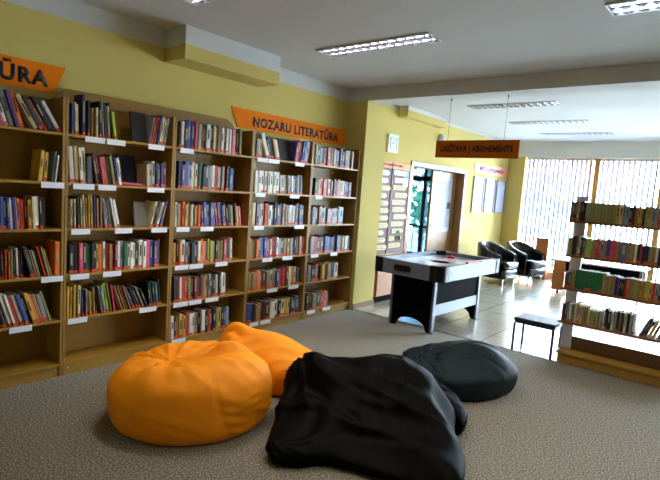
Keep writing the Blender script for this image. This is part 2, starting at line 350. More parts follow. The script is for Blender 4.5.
# ------------------------------------------------------------------ bookcases along the left wall
SZ = [1.845, 1.485, 1.14, .79, .445, .10]
UY = {'A': .42, 'B': 1.331, 'C': 2.241, 'D': 3.15, 'E': 4.058}
UW = .909
CASE = {'A': 'leftmost bookcase', 'B': 'second bookcase', 'C': 'middle bookcase', 'D': 'fourth bookcase', 'E': 'bookcase by the pier'}
CASELABEL = {'A': 'beech bookcase cut off by the left edge of the photo, under the first orange sign',
    'B': 'beech bookcase with raised header board and one whole empty shelf at the bottom',
    'C': 'beech bookcase right of the one with the empty bottom shelf, behind the orange bean bags',
    'D': 'beech bookcase with the row of matching white books, under the long orange sign',
    'E': 'last beech bookcase, standing against the yellow pier'}
SHELF = ['top shelf', 'second shelf', 'third shelf', 'fourth shelf', 'fifth shelf', 'bottom shelf']
LABELS = {}
WALL_ROWS = [
    ('A', 0, [(0.881, 1.073, 'mpwsvo', 0.25, -17), (1.086, 1.311, 'cSrknw', 0.25, -30)], []),
    ('A', 1, [(1.173, 1.254, 'yy', 0.22, 4), (1.254, 1.323, 'LwLw', 0.215, 7)], [(1.167, 1.325)]),
    ('A', 2, [(0.882, 1.196, 'rmbnbwvormycwkk', 0.225, -3)], []),
    ('A', 3, [(0.882, 1.067, 'kwkmrogbwmk', 0.215, -2), (1.1, 1.262, 'kSTgkrgy', 0.22, -15), (1.269, 1.326, 'O', 0.27, 0)], [(1.174, 1.327)]),
    ('A', 4, [(0.882, 1.245, 'kskswwrwbkyoTsg', 0.24, -17)], [(0.968, 1.116)]),
    ('B', 0, [(1.378, 1.447, 'bwc', 0.24, -1), (1.454, 1.522, 'nn', 0.29, -1), (1.529, 1.583, 'yc', 0.235, -1), (1.583, 1.614, 'k', 0.28, -1), (1.614, 1.694, 'sSwk', 0.27, -4), (1.702, 1.735, 'l', 0.2, -8), (2.023, 2.223, 'srobwyLn', 0.245, 9)], [(1.471, 1.625), (1.637, 1.789), (1.991, 2.14)]),
    ('B', 1, [(1.38, 1.491, 'wcwc', 0.27, -4), (1.491, 1.537, 'SS', 0.22, -2), (1.537, 1.753, 'mkpTrtgTbwk', 0.23, -10), (1.999, 2.179, 'cLwnbvm', 0.21, -2)], [(1.389, 1.547), (1.578, 1.723), (1.994, 2.155)]),
    ('B', 2, [(1.386, 1.43, 'wc', 0.22, -1), (1.437, 1.631, 'kccyyybTT', 0.25, -3), (1.639, 1.721, 'sSs', 0.24, -8), (1.721, 1.788, 'ww', 0.245, -13), (2.048, 2.233, 'ckwvp', 0.235, 14)], [(1.38, 1.523), (1.721, 1.87), (2.043, 2.193)]),
    ('B', 3, [(1.377, 2.119, 'kkpkGkkyowrTrmwsGwwckwwpbvm', 0.235, -1)], [(1.378, 1.522), (1.631, 1.784)]),
    ('B', 4, [(1.367, 1.48, 'yyyc', 0.245, 0), (1.48, 1.615, 'bnscykyk', 0.21, -2), (1.615, 1.756, 'sbllgp', 0.24, -10), (1.765, 1.897, 'TTTTTT', 0.22, -20), (1.897, 2.054, 'vSkksk', 0.2, -24), (2.054, 2.252, 'kGktkot', 0.225, -8)], [(1.365, 1.513), (1.955, 2.117)]),
    ('C', 0, [(2.293, 3.0, 'kwnbbpgSmwkcgTwmwwpSkg', 0.245, 0)], [(2.299, 2.44)]),
    ('C', 1, [(2.299, 2.91, 'nvbswckGnkswrwsrkb', 0.235, 0)], []),
    ('C', 2, [(2.284, 2.441, 'wgroyTT', 0.22, -1), (2.441, 2.551, 'wsyrr', 0.2, -1), (2.562, 2.712, 'nbLbb', 0.22, -5), (2.724, 2.869, 'rvbvkk', 0.22, -9), (2.881, 3.034, 'kgSkyp', 0.215, -8)], [(2.289, 2.425), (2.546, 2.695)]),
    ('C', 3, [(2.289, 2.928, 'ykowsSnkwookylgkTgrnc', 0.22, -1)], [(2.289, 2.431), (2.442, 2.592), (2.738, 2.885)]),
    ('C', 4, [(2.293, 2.874, 'kmwrrgmmmmTcskkwkww', 0.23, -2)], [(2.288, 2.442), (2.453, 2.593), (2.639, 2.794)]),
    ('C', 5, [(2.287, 2.945, 'wmTyyrwcskwkrmkgykbL', 0.22, -2)], [(2.282, 2.431)]),
    ('D', 0, [(3.198, 3.281, 'Swy', 0.2, 0), (3.295, 3.351, 'w', 0.26, -22), (3.351, 3.512, 'SnTc', 0.22, -17), (3.792, 4.042, 'vprbbLp', 0.235, 9)], [(3.204, 3.351), (3.361, 3.522), (3.77, 3.918)]),
    ('D', 1, [(3.211, 3.557, 'wwwwwwww', 0.225, -1), (3.557, 3.907, 'swwsmwbnsS', 0.21, -5)], [(3.206, 3.346), (3.714, 3.868)]),
    ('D', 2, [(3.194, 3.973, 'cvwwrwnnbTsTswwnkbn', 0.235, 0)], [(3.21, 3.35), (3.817, 3.976)]),
    ('D', 3, [(3.192, 4.041, 'TgoSbbrwpwskTygbkgTrr', 0.21, -2)], [(3.355, 3.502), (3.656, 3.816)]),
    ('D', 4, [(3.202, 3.987, 'gTorSTsgbrrmcyckk', 0.21, -2)], [(3.448, 3.606), (3.781, 3.947)]),
    ('D', 5, [(3.198, 4.002, 'bkTTkmwwkcyckkb', 0.2, 0)], [(3.221, 3.348), (3.377, 3.526)]),
    ('E', 0, [(4.121, 4.848, 'gkskwrScbkmkvTsT', 0.22, 0)], []),
    ('E', 1, [(4.131, 4.85, 'kTorrwrnvocLvmv', 0.2, 0)], [(4.143, 4.27)]),
    ('E', 2, [(4.13, 4.724, 'svTsksrsssL', 0.21, 0)], []),
    ('E', 3, [(4.129, 4.892, 'srkmbbkvbTgwk', 0.2, 0)], [(4.132, 4.268), (4.496, 4.635)]),
    ('E', 4, [(4.127, 4.681, 'skrkygTkw', 0.21, 0)], []),
    ('E', 5, [(4.125, 4.538, 'kmgkrov', 0.21, 0)], [(4.129, 4.273), (4.415, 4.571)]),
]
RACK_ROWS = [
    (1.435, [(2.574, 2.633, 'SSk', 0.18, 0), (2.633, 2.714, 'cmkk', 0.185, 0), (2.723, 2.971, 'gggggggg', 0.18, 0), (2.971, 3.077, 'ycsL', 0.18, 0), (3.077, 3.303, 'nmTyykgysss', 0.175, 0), (3.303, 3.407, 'rskg', 0.175, 0)]),
    (1.095, [(2.589, 2.626, 'g', 0.18, 0), (2.626, 2.743, 'kkswkS', 0.19, 0), (2.752, 2.787, 'l', 0.18, 0), (2.796, 2.926, 'gTrrsg', 0.18, 0), (2.926, 3.001, 'vp', 0.19, 0), (3.001, 3.034, 'T', 0.18, 0), (3.043, 3.1, 'B', 0.19, 0), (3.1, 3.219, 'TgTwkr', 0.18, 0), (3.219, 3.447, 'nngTwnkgk', 0.17, 0)]),
    (0.765, [(2.598, 2.653, 'SS', 0.17, 0), (2.653, 2.69, 'Tg', 0.18, 0), (2.69, 2.929, 'GGGGGGGG', 0.19, 0), (2.929, 3.039, 'gTgT', 0.19, 0), (3.039, 3.17, 'nbkkmrT', 0.18, 0), (3.17, 3.242, 'ggT', 0.17, 0), (3.242, 3.335, 'yTlyy', 0.175, 0), (3.335, 3.485, 'rskrkgy', 0.17, 0)]),
    (0.43, [(2.606, 2.653, 'mG', 0.17, 0), (2.653, 2.718, 'sws', 0.185, 0), (2.718, 2.862, 'cccTgc', 0.19, 0), (2.862, 2.975, 'ggg', 0.16, 0), (2.984, 3.043, 'kk', 0.19, 0), (3.043, 3.248, 'wskTkwksw', 0.185, 0), (3.288, 3.358, 'skk', 0.18, 22), (3.366, 3.525, 'yykyry', 0.18, 20)]),
]

for c, r, segs, labs in WALL_ROWS: LABELS[(c, r)] = labs
for u, y0 in UY.items():
    t = thing('bookcase', CASELABEL[u], 'bookcase', (-.255, y0, 0), 0, 'beech bookcases along the left wall')
    def part(n, m_, a0, a1, b0, b1, z0, z1, bev=.0015): return bx(n, m_, a0, a1, b0, b1, z0, z1, t, bev)
    for a in (.001, UW-.019): part('side_panel', M_WOOD, 0, .255, a, a+.018, 0, 2.1)
    part('back_panel', M_WOOD, 0, .006, .019, UW-.019, .04, 2.1, 0)
    for z in SZ: part('shelf', M_WOODH, .006, .254, .019, UW-.019, z-.02, z)
    p = part('plinth', M_WOODH, .225, .245, .019, UW-.019, 0, .08)
    for a in (.045, UW-.045):
        cp = MB().lathe([(.006, 0), (.006, .002), (.003, .003)], 10); q = cp.build('screw_cap', M_METALW, p)
        q.location = (.245, a, .055); q.rotation_euler = (0, R(90), 0)
    if u in 'BC':
        poly = [(0, 2.1), (.05, 2.17), (.1, 2.2), (UW, 2.2), (UW, 2.1)] if u == 'B' else [(0, 2.1), (0, 2.2), (UW-.16, 2.2), (UW-.1, 2.17), (UW-.04, 2.1)]
        MB().prism(poly, 'x', 0, .016).build('header_panel', M_WOOD, t)
    for r in range(6):
        for (a, b) in LABELS.get((u, r), []):
            MB().box(0, .002, a-y0, b-y0, 0, .042).build('label_holder', M_LABEL, t).location = (.2565, 0, SZ[r]-.046)

# ------------------------------------------------------------------ books
PAL = {'w': ('white', (214, 212, 206)), 'c': ('cream', (206, 192, 150)), 'y': ('mustard yellow', (198, 160, 60)), 'g': ('olive', (134, 134, 84)),
 'G': ('green', (28, 104, 62)), 't': ('teal', (50, 108, 112)), 'b': ('blue', (52, 74, 150)), 'n': ('navy', (26, 32, 62)), 'k': ('black', (26, 24, 26)),
 'r': ('red', (184, 50, 36)), 'm': ('maroon', (96, 30, 34)), 'o': ('orange', (220, 112, 34)), 'O': ('orange', (222, 128, 30)), 'p': ('pink', (204, 70, 104)), 'v': ('purple', (84, 58, 122)),
 's': ('grey', (140, 142, 148)), 'S': ('dark grey', (70, 74, 82)), 'B': ('slate blue', (88, 98, 140)), 'T': ('tan', (150, 112, 70)),
 'l': ('lime green', (160, 184, 50)), 'L': ('pale blue', (130, 160, 196))}
BM = {k: mat('book_cover_' + v[0].replace(' ', '_'), v[1], .5, var=.12, scale=14) for k, v in PAL.items()}
M_GOLD = mat('spine_print_light', (168, 158, 128), .5); M_DKP = mat('spine_print_dark', (40, 34, 40), .5)
ORD = ['first', 'second', 'third', 'fourth', 'fifth', 'sixth', 'seventh', 'eighth', 'ninth', 'tenth', 'eleventh', 'twelfth', 'thirteenth', 'fourteenth', 'fifteenth',
 'sixteenth', 'seventeenth', 'eighteenth', 'nineteenth', 'twentieth', 'twenty-first', 'twenty-second', 'twenty-third', 'twenty-fourth', 'twenty-fifth', 'twenty-sixth',
 'twenty-seventh', 'twenty-eighth', 'twenty-ninth', 'thirtieth'] + ['thirty-' + x for x in ('first', 'second', 'third', 'fourth', 'fifth', 'sixth', 'seventh', 'eighth', 'ninth')]
rb = random.Random(21)
def book_mb(w, h, d, tape, title):
    # local: x thickness, -y is the spine, z up; three cover boards round a page block
    b = MB(); c = .0022 if w > .012 else .0012; s = .0025
    b.box(-w/2, -w/2+c, 0, d, 0, h); b.box(w/2-c, w/2, 0, d, 0, h)
    b.prism([(-w/2, 0), (-w/2*.7, -s), (w/2*.7, -s), (w/2, 0), (w/2, .003), (-w/2, .003)], 'z', 0, h)
    b.box(-w/2+c, w/2-c, .003, d-.004, .003, h-.004, 1)
    if tape: b.box(-w/2*.98, w/2*.98, -s-.0008, .001, .004, .025, 2)
    if title:
        z0 = h*rb.uniform(.3, .5); z1 = h*rb.uniform(.7, .92)
        b.box(-w/2*.35, w/2*.35, -s-.0006, 0, z0, z1, 3)
    return b
def pack(segs, lo, hi, seed):
    """upright and leaning books standing side by side on a shelf, none through its neighbour"""
    rr = random.Random(seed); raw = []
    for (a, b, cols, h, lean) in segs:
        n = len(cols); ws = [rr.uniform(.72, 1.3) for _ in cols]; k = (b-a)/sum(ws)
        uni = cols in ('gggggggg', 'GGGGGGGG', 'wwwwwwww', 'TTTTTT')
        x = a
        for i, cc in enumerate(cols):
            w = (b-a)/n if uni else ws[i]*k
            raw.append([x, w, cc, h*(1 if uni else rr.uniform(.9, 1.04)), R(lean + (0 if uni or lean == 0 else rr.uniform(-1, 1))), uni]); x += w
    f = 1.0
    for attempt in range(14):
        out = []; prev = None; ok = True
        for (x, w, cc, h, ln, uni) in raw:
            wr = max(.006, w*math.cos(ln)*f - .0006)
            cx, sx = math.cos(ln), math.sin(ln)
            # quad relative to lower-left corner at local (-w/2,0): lowest corner stands on the shelf
            pts = [(-wr/2, 0), (wr/2, 0), (wr/2, h), (-wr/2, h)]
            q = [(px*cx+pz*sx, -px*sx+pz*cx) for px, pz in pts]; zmin = min(p[1] for p in q)
            q = [(p[0], p[1]-zmin) for p in q]
            def ext(q, z, left):
                xs = []
                for i in range(4):
                    (xa, za), (xb, zb) = q[i], q[(i+1) % 4]
                    if min(za, zb)-1e-9 <= z <= max(za, zb)+1e-9 and abs(za-zb) > 1e-7: xs.append(xa+(xb-xa)*(z-za)/(zb-za))
                    elif abs(za-zb) <= 1e-7 and abs(z-za) < 1e-6: xs += [xa, xb]
                return (min(xs) if left else max(xs)) if xs else None
            base_left = min(p[0] for p in q if p[1] < 1e-6 + .0)
            pos = x - base_left
            zt = [.0005+i*.012 for i in range(26)]
            for z in zt:
                l = ext(q, z, True)
                if l is None: continue
                if pos + l < lo+.001: pos = lo+.001-l
                if prev:
                    r_ = ext(prev[0], z, False)
                    if r_ is not None and pos + l < prev[1] + r_ + .0004: pos = prev[1]+r_+.0004-l
            right = pos + max(p[0] for p in q)
            if right > hi-.001: ok = False
            out.append((pos, -zmin, wr, cc, h, ln)); prev = (q, pos)
        if ok: return out
        f -= .03
    return [o for o in out if o[0]+o[2]/2+abs(math.sin(o[5]))*o[4] < hi]
BOOKS = []   # dicts
CAMP = Vector((3.8795, -.2832, 1.5777))
def add_rows(where, rows, lo, hi, rz, depth):
    for key, r, z, segs in rows:
        ps = pack(segs, lo(key), hi(key), hash_((key, r)))
        for k, (pos, dz, w, cc, h, ln) in enumerate(ps):
            inset = rb.uniform(.006, .03) if rz else rb.uniform(.004, .014)
            loc = Vector((-inset, pos, z+dz+.0005)) if rz else Vector((pos, YC+inset+.0, z+dz+.0005))
            dist = (loc-CAMP).length; v = (loc-CAMP).normalized()
            face = abs(v.x) if rz else abs(v.y)
            d = rb.uniform(.13, .18)
            BOOKS.append(dict(row=(where, key, r), k=k, n=len(ps), loc=loc, rz=rz, ln=ln, w=w, h=h, d=d, c=cc, size=w*h*face/dist**2, tape=rb.random() < (.7 if rz else .4), title=rb.random() < (.12 if cc in 'gGT' else .55)))
def hash_(t): return sum((i+3)*ord(ch) for i, ch in enumerate(str(t)))
SPEC = [  # extra books standing with the cover outward or fallen: (case, row, y0, y1, colour, h, lean)
    ('B', 0, 1.88, 2.015, 'k', .25, 0), ('B', 1, 1.83, 1.985, 'n', .25, 0), ('B', 2, 1.93, 2.035, 's', .21, 0), ('D', 0, 3.56, 3.755, 'k', .235, 0)]
add_rows('wall', [(c, r, SZ[r], s) for c, r, s, l in WALL_ROWS], lambda c: UY[c]+.02, lambda c: UY[c]+UW-.02, R(90), .16)
add_rows('rack', [('R', i, z, s) for i, (z, s) in enumerate(RACK_ROWS)], lambda c: 2.54, lambda c: 3.56, 0, .16)
BOOKS.sort(key=lambda b: -b['size'])
for i, b in enumerate(BOOKS): b['solo'] = i < 295
rows = {}
for b in BOOKS: rows.setdefault(b['row'], []).append(b)
RK = ['top row', 'second row', 'third row', 'bottom row']
def sizeword(b):
    a = 'tall ' if b['h'] > .235 else ('short ' if b['h'] < .195 else '')
    t = 'thick ' if b['w'] > .034 else ('thin ' if b['w'] < .016 else '')
    return (a + t)
for key, bs in rows.items():
    bs.sort(key=lambda b: b['k']); wh, u, r = key
    place = ('%s, %s' % (SHELF[r], CASE[u])) if wh == 'wall' else ('%s, open rack' % RK[r])
    names = [PAL[b['c']][0] for b in bs]
    d1 = [sizeword(b) + n for b, n in zip(bs, names)]
    for i, b in enumerate(bs):
        lean = 'leaning ' if abs(b['ln']) > R(6) else ''
        b['group'] = 'books on the ' + (place if wh == 'wall' else RK[r] + ' of the open rack')
        L_ = names[i-1] if i else 'shelf end'; Rr = names[i+1] if i < len(bs)-1 else 'row end'
        trip = [(names[j-1] if j else 'shelf end', d1[j], names[j+1] if j < len(bs)-1 else 'row end') for j in range(len(bs))]
        if names.count(names[i]) == 1: lab = '%s%s book, %s' % (lean, d1[i], 'the only %s one on %s' % (names[i], place))
        elif trip.count(trip[i]) == 1: lab = '%s%s book between %s and %s, %s' % (lean, d1[i], L_, Rr, place)
        else: lab = '%s%s book, %s from left, %s' % (lean, d1[i], ORD[i], place)
        if len(lab.split()) > 16: lab = lab.replace('leaning ', '', 1)
        if len(lab.split()) > 16: lab = '%s book, %s from left, %s' % (names[i], ORD[i], place)
        b['label'] = lab[0] + lab[1:]
rest = MB(); rest_mats = [M_PAGES, M_TAPE, M_GOLD, M_DKP]; ridx = {}
for key, bs in rows.items():
    for b in bs:
        g = book_mb(b['w'], b['h'], b['d'], b['tape'], b['title'])
        Mx = Matrix.Translation(b['loc']) @ Matrix.Rotation(b['rz'], 4, 'Z') @ Matrix.Rotation(b['ln'], 4, 'Y')
        tm = M_DKP if b['c'] in 'wcyslLo' else M_GOLD
        if b['solo']:
            o = g.build('book', [BM[b['c']], M_PAGES, M_TAPE, tm]); o.matrix_world = Mx
            tag(o, b['label'], 'book', b['group'])
        else:
            if b['c'] not in ridx: ridx[b['c']] = len(rest_mats); rest_mats.append(BM[b['c']])
            mp = {0: ridx[b['c']], 1: 0, 2: 1, 3: 3 if tm is M_DKP else 2}; base = len(rest.v)
            rest.v += [tuple(Mx @ Vector(v)) for v in g.v]; rest.f += [tuple(base+i for i in f) for f in g.f]; rest.mi += [mp[i] for i in g.mi]
tag(rest.build('shelved_books', rest_mats), 'the many smaller looking books in the farther bookcases and shelf middles', 'books', None, 'stuff')
# books that show their front cover, leaning back against the bookcase
SPL = ['black book showing its dark front cover on the top shelf of the second bookcase', 'large navy book showing its cover, second shelf of the second bookcase',
       'pale grey book facing out before a gap, third shelf of the second bookcase', 'wide black book facing out, top shelf of the fourth bookcase']
for (u, r, a, b, cc, h, ln), lab in zip(SPEC, SPL):
    w = .022; d = b-a
    g = book_mb(w, h, d, False, False)
    o = g.build('book', [BM[cc], M_PAGES, M_TAPE, M_GOLD])
    # spine towards -Y, cover towards +X, tipped back a little
    o.matrix_world = Matrix.Translation((-.19 if cc == 'n' else -.065, a, SZ[r]+.0022)) @ Matrix.Rotation(R(-8 if cc == 'n' else -11), 4, 'Y')
    tag(o, lab, 'book', 'books facing outward in the wall bookcases')
o = book_mb(.02, .2, .13, False, False).build('book', [BM['p'], M_PAGES, M_TAPE, M_GOLD])
o.matrix_world = Matrix.Translation((-.03, 1.985, SZ[1]+.011)) @ Matrix.Rotation(R(90), 4, 'Z') @ Matrix.Rotation(R(-88), 4, 'Y')
tag(o, 'magenta book lying flat in the gap on the second shelf, second bookcase', 'book')

# ------------------------------------------------------------------ open rack on the right
M_RACKW = mat('brown_rack_board', (118, 82, 44), .45, var=.1, scale=5, stretch=(.6, 6, 6))
t = thing('book_rack', 'open two-post book rack with four rows of books, at the right edge', 'bookshelf', (2.57, 5.0, 0))
for x in (.012, .98):
    bx('upright', mat('white_lacquer', (232, 232, 246), .35), x, x+.105, .195, .225, .1, 1.675, t, .002)
for i, (z, s) in enumerate(RACK_ROWS):
    bx('shelf', M_RACKW, 0.01, 1.09, .002, .19, z-.024, z, t, .0015)
    if i == 0: bx('end_bracket', M_DESK, -.012, .008, .10, .225, z-.024, z+.04, t, .001)
bx('base_shelf', M_WOODH, .02, 1.09, .03, .42, .09, .115, t, .0015)
bx('base_back', M_RACKW, .02, 1.09, .2, .218, .115, .25, t, .001)
bx('plinth', M_WOOD, .035, 1.08, .045, .4, 0, .09, t, .0015)

# ------------------------------------------------------------------ signs
RX = (R(90), 0, R(90))       # reading along +Y on the left wall
t = thing('wall_sign', 'long orange wall sign reading NOZARU LITERATŪRA above the bookcases', 'sign', (XW, 3.055, 2.145))
MB().prism([(0, .2), (.09, 0), (1.91, 0), (1.91, .2)], 'x', .0, .008).build('panel', M_SIGN, t)
text('lettering', 'NOZARU LITERATŪRA', M_INK, .30, .035, 1.46, .135, (.008, 0, 0), RX, t)
t = thing('wall_sign', 'orange wall sign cut off by the left edge, ending in ŪRA', 'sign', (XW, .2, 2.15))
MB().prism([(.1, .205), (0, 0), (1.145, 0), (1.235, .205)], 'x', .0, .008).build('panel', M_SIGN, t)
text('lettering', 'LITERATŪRA', M_INK, .16, .035, .95, .15, (.008, 0, 0), RX, t)
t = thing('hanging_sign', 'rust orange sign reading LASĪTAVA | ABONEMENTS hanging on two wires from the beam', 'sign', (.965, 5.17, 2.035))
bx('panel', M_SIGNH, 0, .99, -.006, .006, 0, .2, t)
text('lettering', 'LASĪTAVA | ABONEMENTS', M_INK, .065, .045, .86, .12, (0, -.006, 0), (R(90), 0, 0), t)
for x in (.145, .815):
    w = MB().tube([(x, 0, .2), (x, 0, .687)], .0016, 6).build('wire', M_INK, t)
    MB().tube([(x, 0, .655), (x, 0, .685)], .005, 8).build('hook', M_INK, w)
t = thing('wall_sign', 'salmon sign on the far wall above the three notice frames', 'sign', (XW, 9.12, 2.09))
bx('panel', M_SALMON, 0, .008, 0, 1.72, 0, .19, t)
text('lettering', 'MĒS LEPOJAMIES', M_INKB, .24, .04, 1.28, .115, (.008, 0, 0), RX, t)
for i, lab in enumerate(('white notice frame nearest the door, under the salmon sign', 'middle of the three white notice frames under the salmon sign', 'white notice frame nearest the window corner, under the salmon sign')):
    y = 9.13+i*.6
    t = thing('notice_frame', lab, 'frame', (XW, y, 1.30), 0, 'white notice frames under the salmon sign')
    m = MB(); w, h, b = .5, .72, .022
    m.box(0, .03, 0, w, 0, b); m.box(0, .03, 0, w, h-b, h); m.box(0, .03, 0, b, b, h-b); m.box(0, .03, w-b, w, b, h-b)
    m.build('frame', mat('frame_grey_blue', (150, 158, 188), .4), t, .002)
    bx('sheet', mat('pale_blue_sheet', (206, 216, 240), .5, var=.05, scale=10), .004, .012, b, w-b, b, h-b-.06, t)
    bx('heading', M_METALW, .012, .0135, b, w-b, h-b-.11, h-b-.02, t)
# direction board
t = thing('information_board', 'mauve board headed INFORMĀCIJA with cream arrow plates beside the doorway', 'board', (XW, 5.58, .64))
bx('panel', mat('mauve_board', (132, 102, 104), .7, var=.05), 0, .015, 0, 1.08, 0, 1.4, t)
hd = bx('header', mat('orange_header', (242, 140, 60), .6), .015, .02, .0, 1.08, 1.3, 1.4, t)
text('lettering', 'INFORMĀCIJA', M_INK, .24, .03, .62, .05, (.02, 0, 1.3), RX, hd)
for y in (-.03, .56, 1.08): bx('batten', M_FRAME if y != .56 else M_INK, 0, .024, y, y+(.03 if y != .56 else .014), 0, 1.4, t, .002)
M_PLATE = mat('cream_plate', (222, 204, 150), .6, var=.08)
rnd = random.Random(3)
for k in range(11):
    for cidx, y in ((0, .12), (1, .62)):
        z = 1.21-k*.112-(.02 if cidx == 0 else 0); w = rnd.uniform(.28, .36); y_ = y+rnd.uniform(0, .08)
        p = MB().prism([(y_, z), (y_+w, z), (y_+w+.045, z+.035), (y_+w, z+.07), (y_, z+.07)], 'x', .016, .022).build('arrow_plate', M_METALW if k in (0, 1) else M_PLATE, t)
        m = MB()
        for q in range(2): m.box(.0222, .0228, y_+.03, y_+w-rnd.uniform(.02, .08), z+.018+q*.025, z+.026+q*.025)
        m.build('writing', mat('grey_writing', (120, 104, 84), .7), p)
bx('blue_notice', mat('blue_notice', (110, 160, 214), .6), .015, .019, .90, 1.06, 1.19, 1.29, t)
bx('pink_notice', mat('pink_notice', (216, 170, 176), .6), .015, .019, .90, 1.06, 1.04, 1.18, t)
m = MB().prism([(.86+.09*math.cos(a*PI/8), .20+.16*math.sin(a*PI/8)) for a in range(9)], 'x', .016, .022); m.build('green_picture', mat('green_picture', (72, 104, 52), .6), t)
# clock
t = thing('wall_clock', 'square white wall clock above the information board', 'clock', (XW, 5.96, 2.17))
bx('case', mat('clock_white', (224, 226, 228), .4), 0, .035, 0, .27, 0, .27, t, .008)
bx('dial', mat('dial_grey', (196, 202, 212), .4), .035, .038, .055, .215, .055, .215, t)
m = MB()
for a, b, c, d in ((.045, .225, .045, .052), (.045, .225, .218, .225), (.045, .052, .052, .218), (.218, .225, .052, .218)): m.box(.035, .041, a, b, c, d)
m.build('dial_border', mat('border_grey', (120, 128, 140), .4), t)
MB().prism([(.131, .13), (.139, .13), (.137, .19), (.133, .19)], 'x', .039, .041).build('minute_hand', M_INK, t)
MB().prism([(.13, .131), (.13, .139), (.09, .137), (.09, .133)], 'x', .041, .043).build('hour_hand', M_INK, t)
t = thing('light_switch', 'white light switch on the wall right of the door', 'switch', (XW, 8.90, 1.03))
bx('plate', M_METALW, 0, .008, 0, .085, 0, .085, t, .002); bx('rocker', M_LABEL, .008, .014, .02, .065, .02, .065, t, .002)
t = thing('wall_lamp', 'small white rounded fitting high on the wall behind the hanging sign', 'wall fitting', (XW, 7.62, 2.53))
MB().lathe([(.11, 0), (.11, .02), (.09, .05), (.04, .07)], 20).build('cover', M_METALW, t, smooth=True).rotation_euler = (0, R(90), 0)

# ------------------------------------------------------------------ ceiling lamps
M_TUBE_ON = mat('lamp_tube_lit', (236, 240, 255), .5, emit=NEAR_LAMP)
M_TUBE_OFF = mat('lamp_tube', (230, 232, 240), .4)
M_REFL = mat('louvre_reflector', (104, 104, 140), .12, metal=1)
M_BLADE = mat('louvre_blade', (225, 228, 238), .35, metal=.3)
def lamp(x, y, lit, label, group):
    L, W = 1.2, .24
    t = thing('ceiling_lamp', label, 'ceiling lamp', (x, y, CEIL), 0, group)
    m = MB(); e = .012
    m.box(0, L, 0, e, -.013, -.0005); m.box(0, L, W-e, W, -.013, -.0005); m.box(0, e, e, W-e, -.013, -.0005); m.box(L-e, L, e, W-e, -.013, -.0005); m.box(e, L-e, W/2-.005, W/2+.005, -.012, -.0005)
    m.build('frame', M_METALW, t)
    bx('reflector', M_REFL, e, L-e, e, W-e, -.002, -.0006, t)
    for yy in (W*.26, W*.74): MB().tube([(.03, yy, -.0068), (L-.03, yy, -.0068)], .002, 8).build('tube', M_TUBE_ON if lit else M_TUBE_OFF, t)
    n = 13
    m = MB()
    for r_ in (0, 1):
        ya, yb = (e, W/2-.006) if r_ == 0 else (W/2+.006, W-e)
        for k in range(n):
            xc = e + (L-2*e)*(k+.5)/n; h = (L-2*e)/n*.30
            # blade widening towards each side reflector
            m.prism([(xc-h, ya), (xc+h, ya), (xc+.004, (ya+yb)/2), (xc+h, yb), (xc-h, yb), (xc-.004, (ya+yb)/2)], 'z', -.0115, -.009)
    m.build('louvre', M_BLADE, t)
    if lit:
        l = bpy.data.lights.new('lamp_glow', 'AREA'); l.shape = 'RECTANGLE'; l.size = L-.06; l.size_y = W-.04; l.energy = lit; l.spread = R(115); l.color = (1, .92, .76)
        o = bpy.data.objects.new('lamp_glow', l); C.objects.link(o); o.parent = t; o.location = (L/2, W/2, -.018)
    return t
G1 = 'louvred ceiling lamps in the near room'; G2 = 'louvred ceiling lamps in the far room'
lamp(.565, 3.365, 16, 'white louvred ceiling lamp in the middle of the near ceiling, whole in view', G1)
lamp(3.04, 3.365, 16, 'louvred ceiling lamp cut off by the top right edge', G1)
lamp(.54, 1.80, 16, 'louvred ceiling lamp of which only a corner shows at the top edge', G1)
lamp(3.02, 1.80, 16, 'louvred ceiling lamp overhead, beyond the top edge of the photo', G1)
lamp(.69, 6.48, 0, 'louvred ceiling lamp just behind the beam, nearest in the far room', G2)
lamp(.72, 8.06, 0, 'middle louvred ceiling lamp of the three in the far room', G2)
lamp(.78, 9.50, 0, 'farthest louvred ceiling lamp, close to the window wall', G2)

# ------------------------------------------------------------------ air hockey table
t = thing('air_hockey_table', 'grey and black air hockey table standing by the yellow pier', 'game table', (1.03, 5.42, 0), R(-2.2))
W, L, Z0, Z1 = .465, .78, .64, .81
def rrect(w, l, r, n=6):
    p = []
    for cx, cy, a0 in ((w-r, l-r, 0), (-w+r, l-r, 90), (-w+r, -l+r, 180), (w-r, -l+r, 270)):
        for k in range(n+1):
            a = R(a0+90*k/n); p.append((cx+r*math.cos(a), cy+r*math.sin(a)))
    return p
# body ring with rounded corners, open in the middle
o_ = rrect(W, L, .09); i_ = rrect(W-.06, L-.06, .05); n = len(o_); m = MB()
vs = [(x, y, Z0) for x, y in o_] + [(x, y, Z1) for x, y in o_] + [(x, y, Z0) for x, y in i_] + [(x, y, Z1) for x, y in i_]; fs = []
for k in range(n):
    j = (k+1) % n
    fs += [(k, j, n+j, n+k), (n+k, n+j, 3*n+j, 3*n+k), (2*n+j, 2*n+k, 3*n+k, 3*n+j), (j, k, 2*n+k, 2*n+j)]
m.add(vs, fs); m.build('rail', M_SILVER, t, .004)
pf = bx('playfield', M_PLAYF, -W+.062, W-.062, -L+.062, L-.062, Z0+.02, Z1-.05, t)
for z, x0, x1 in ((Z1-.0495, -W+.063, W-.063),):
    MB().box(x0, x1, -.004, .004, z, z+.0008).build('centre_line', M_RED, pf)
    MB().lathe([(.12, z), (.12, z+.0008), (.112, z+.0008), (.112, z)], 32).build('centre_circle', M_RED, pf)
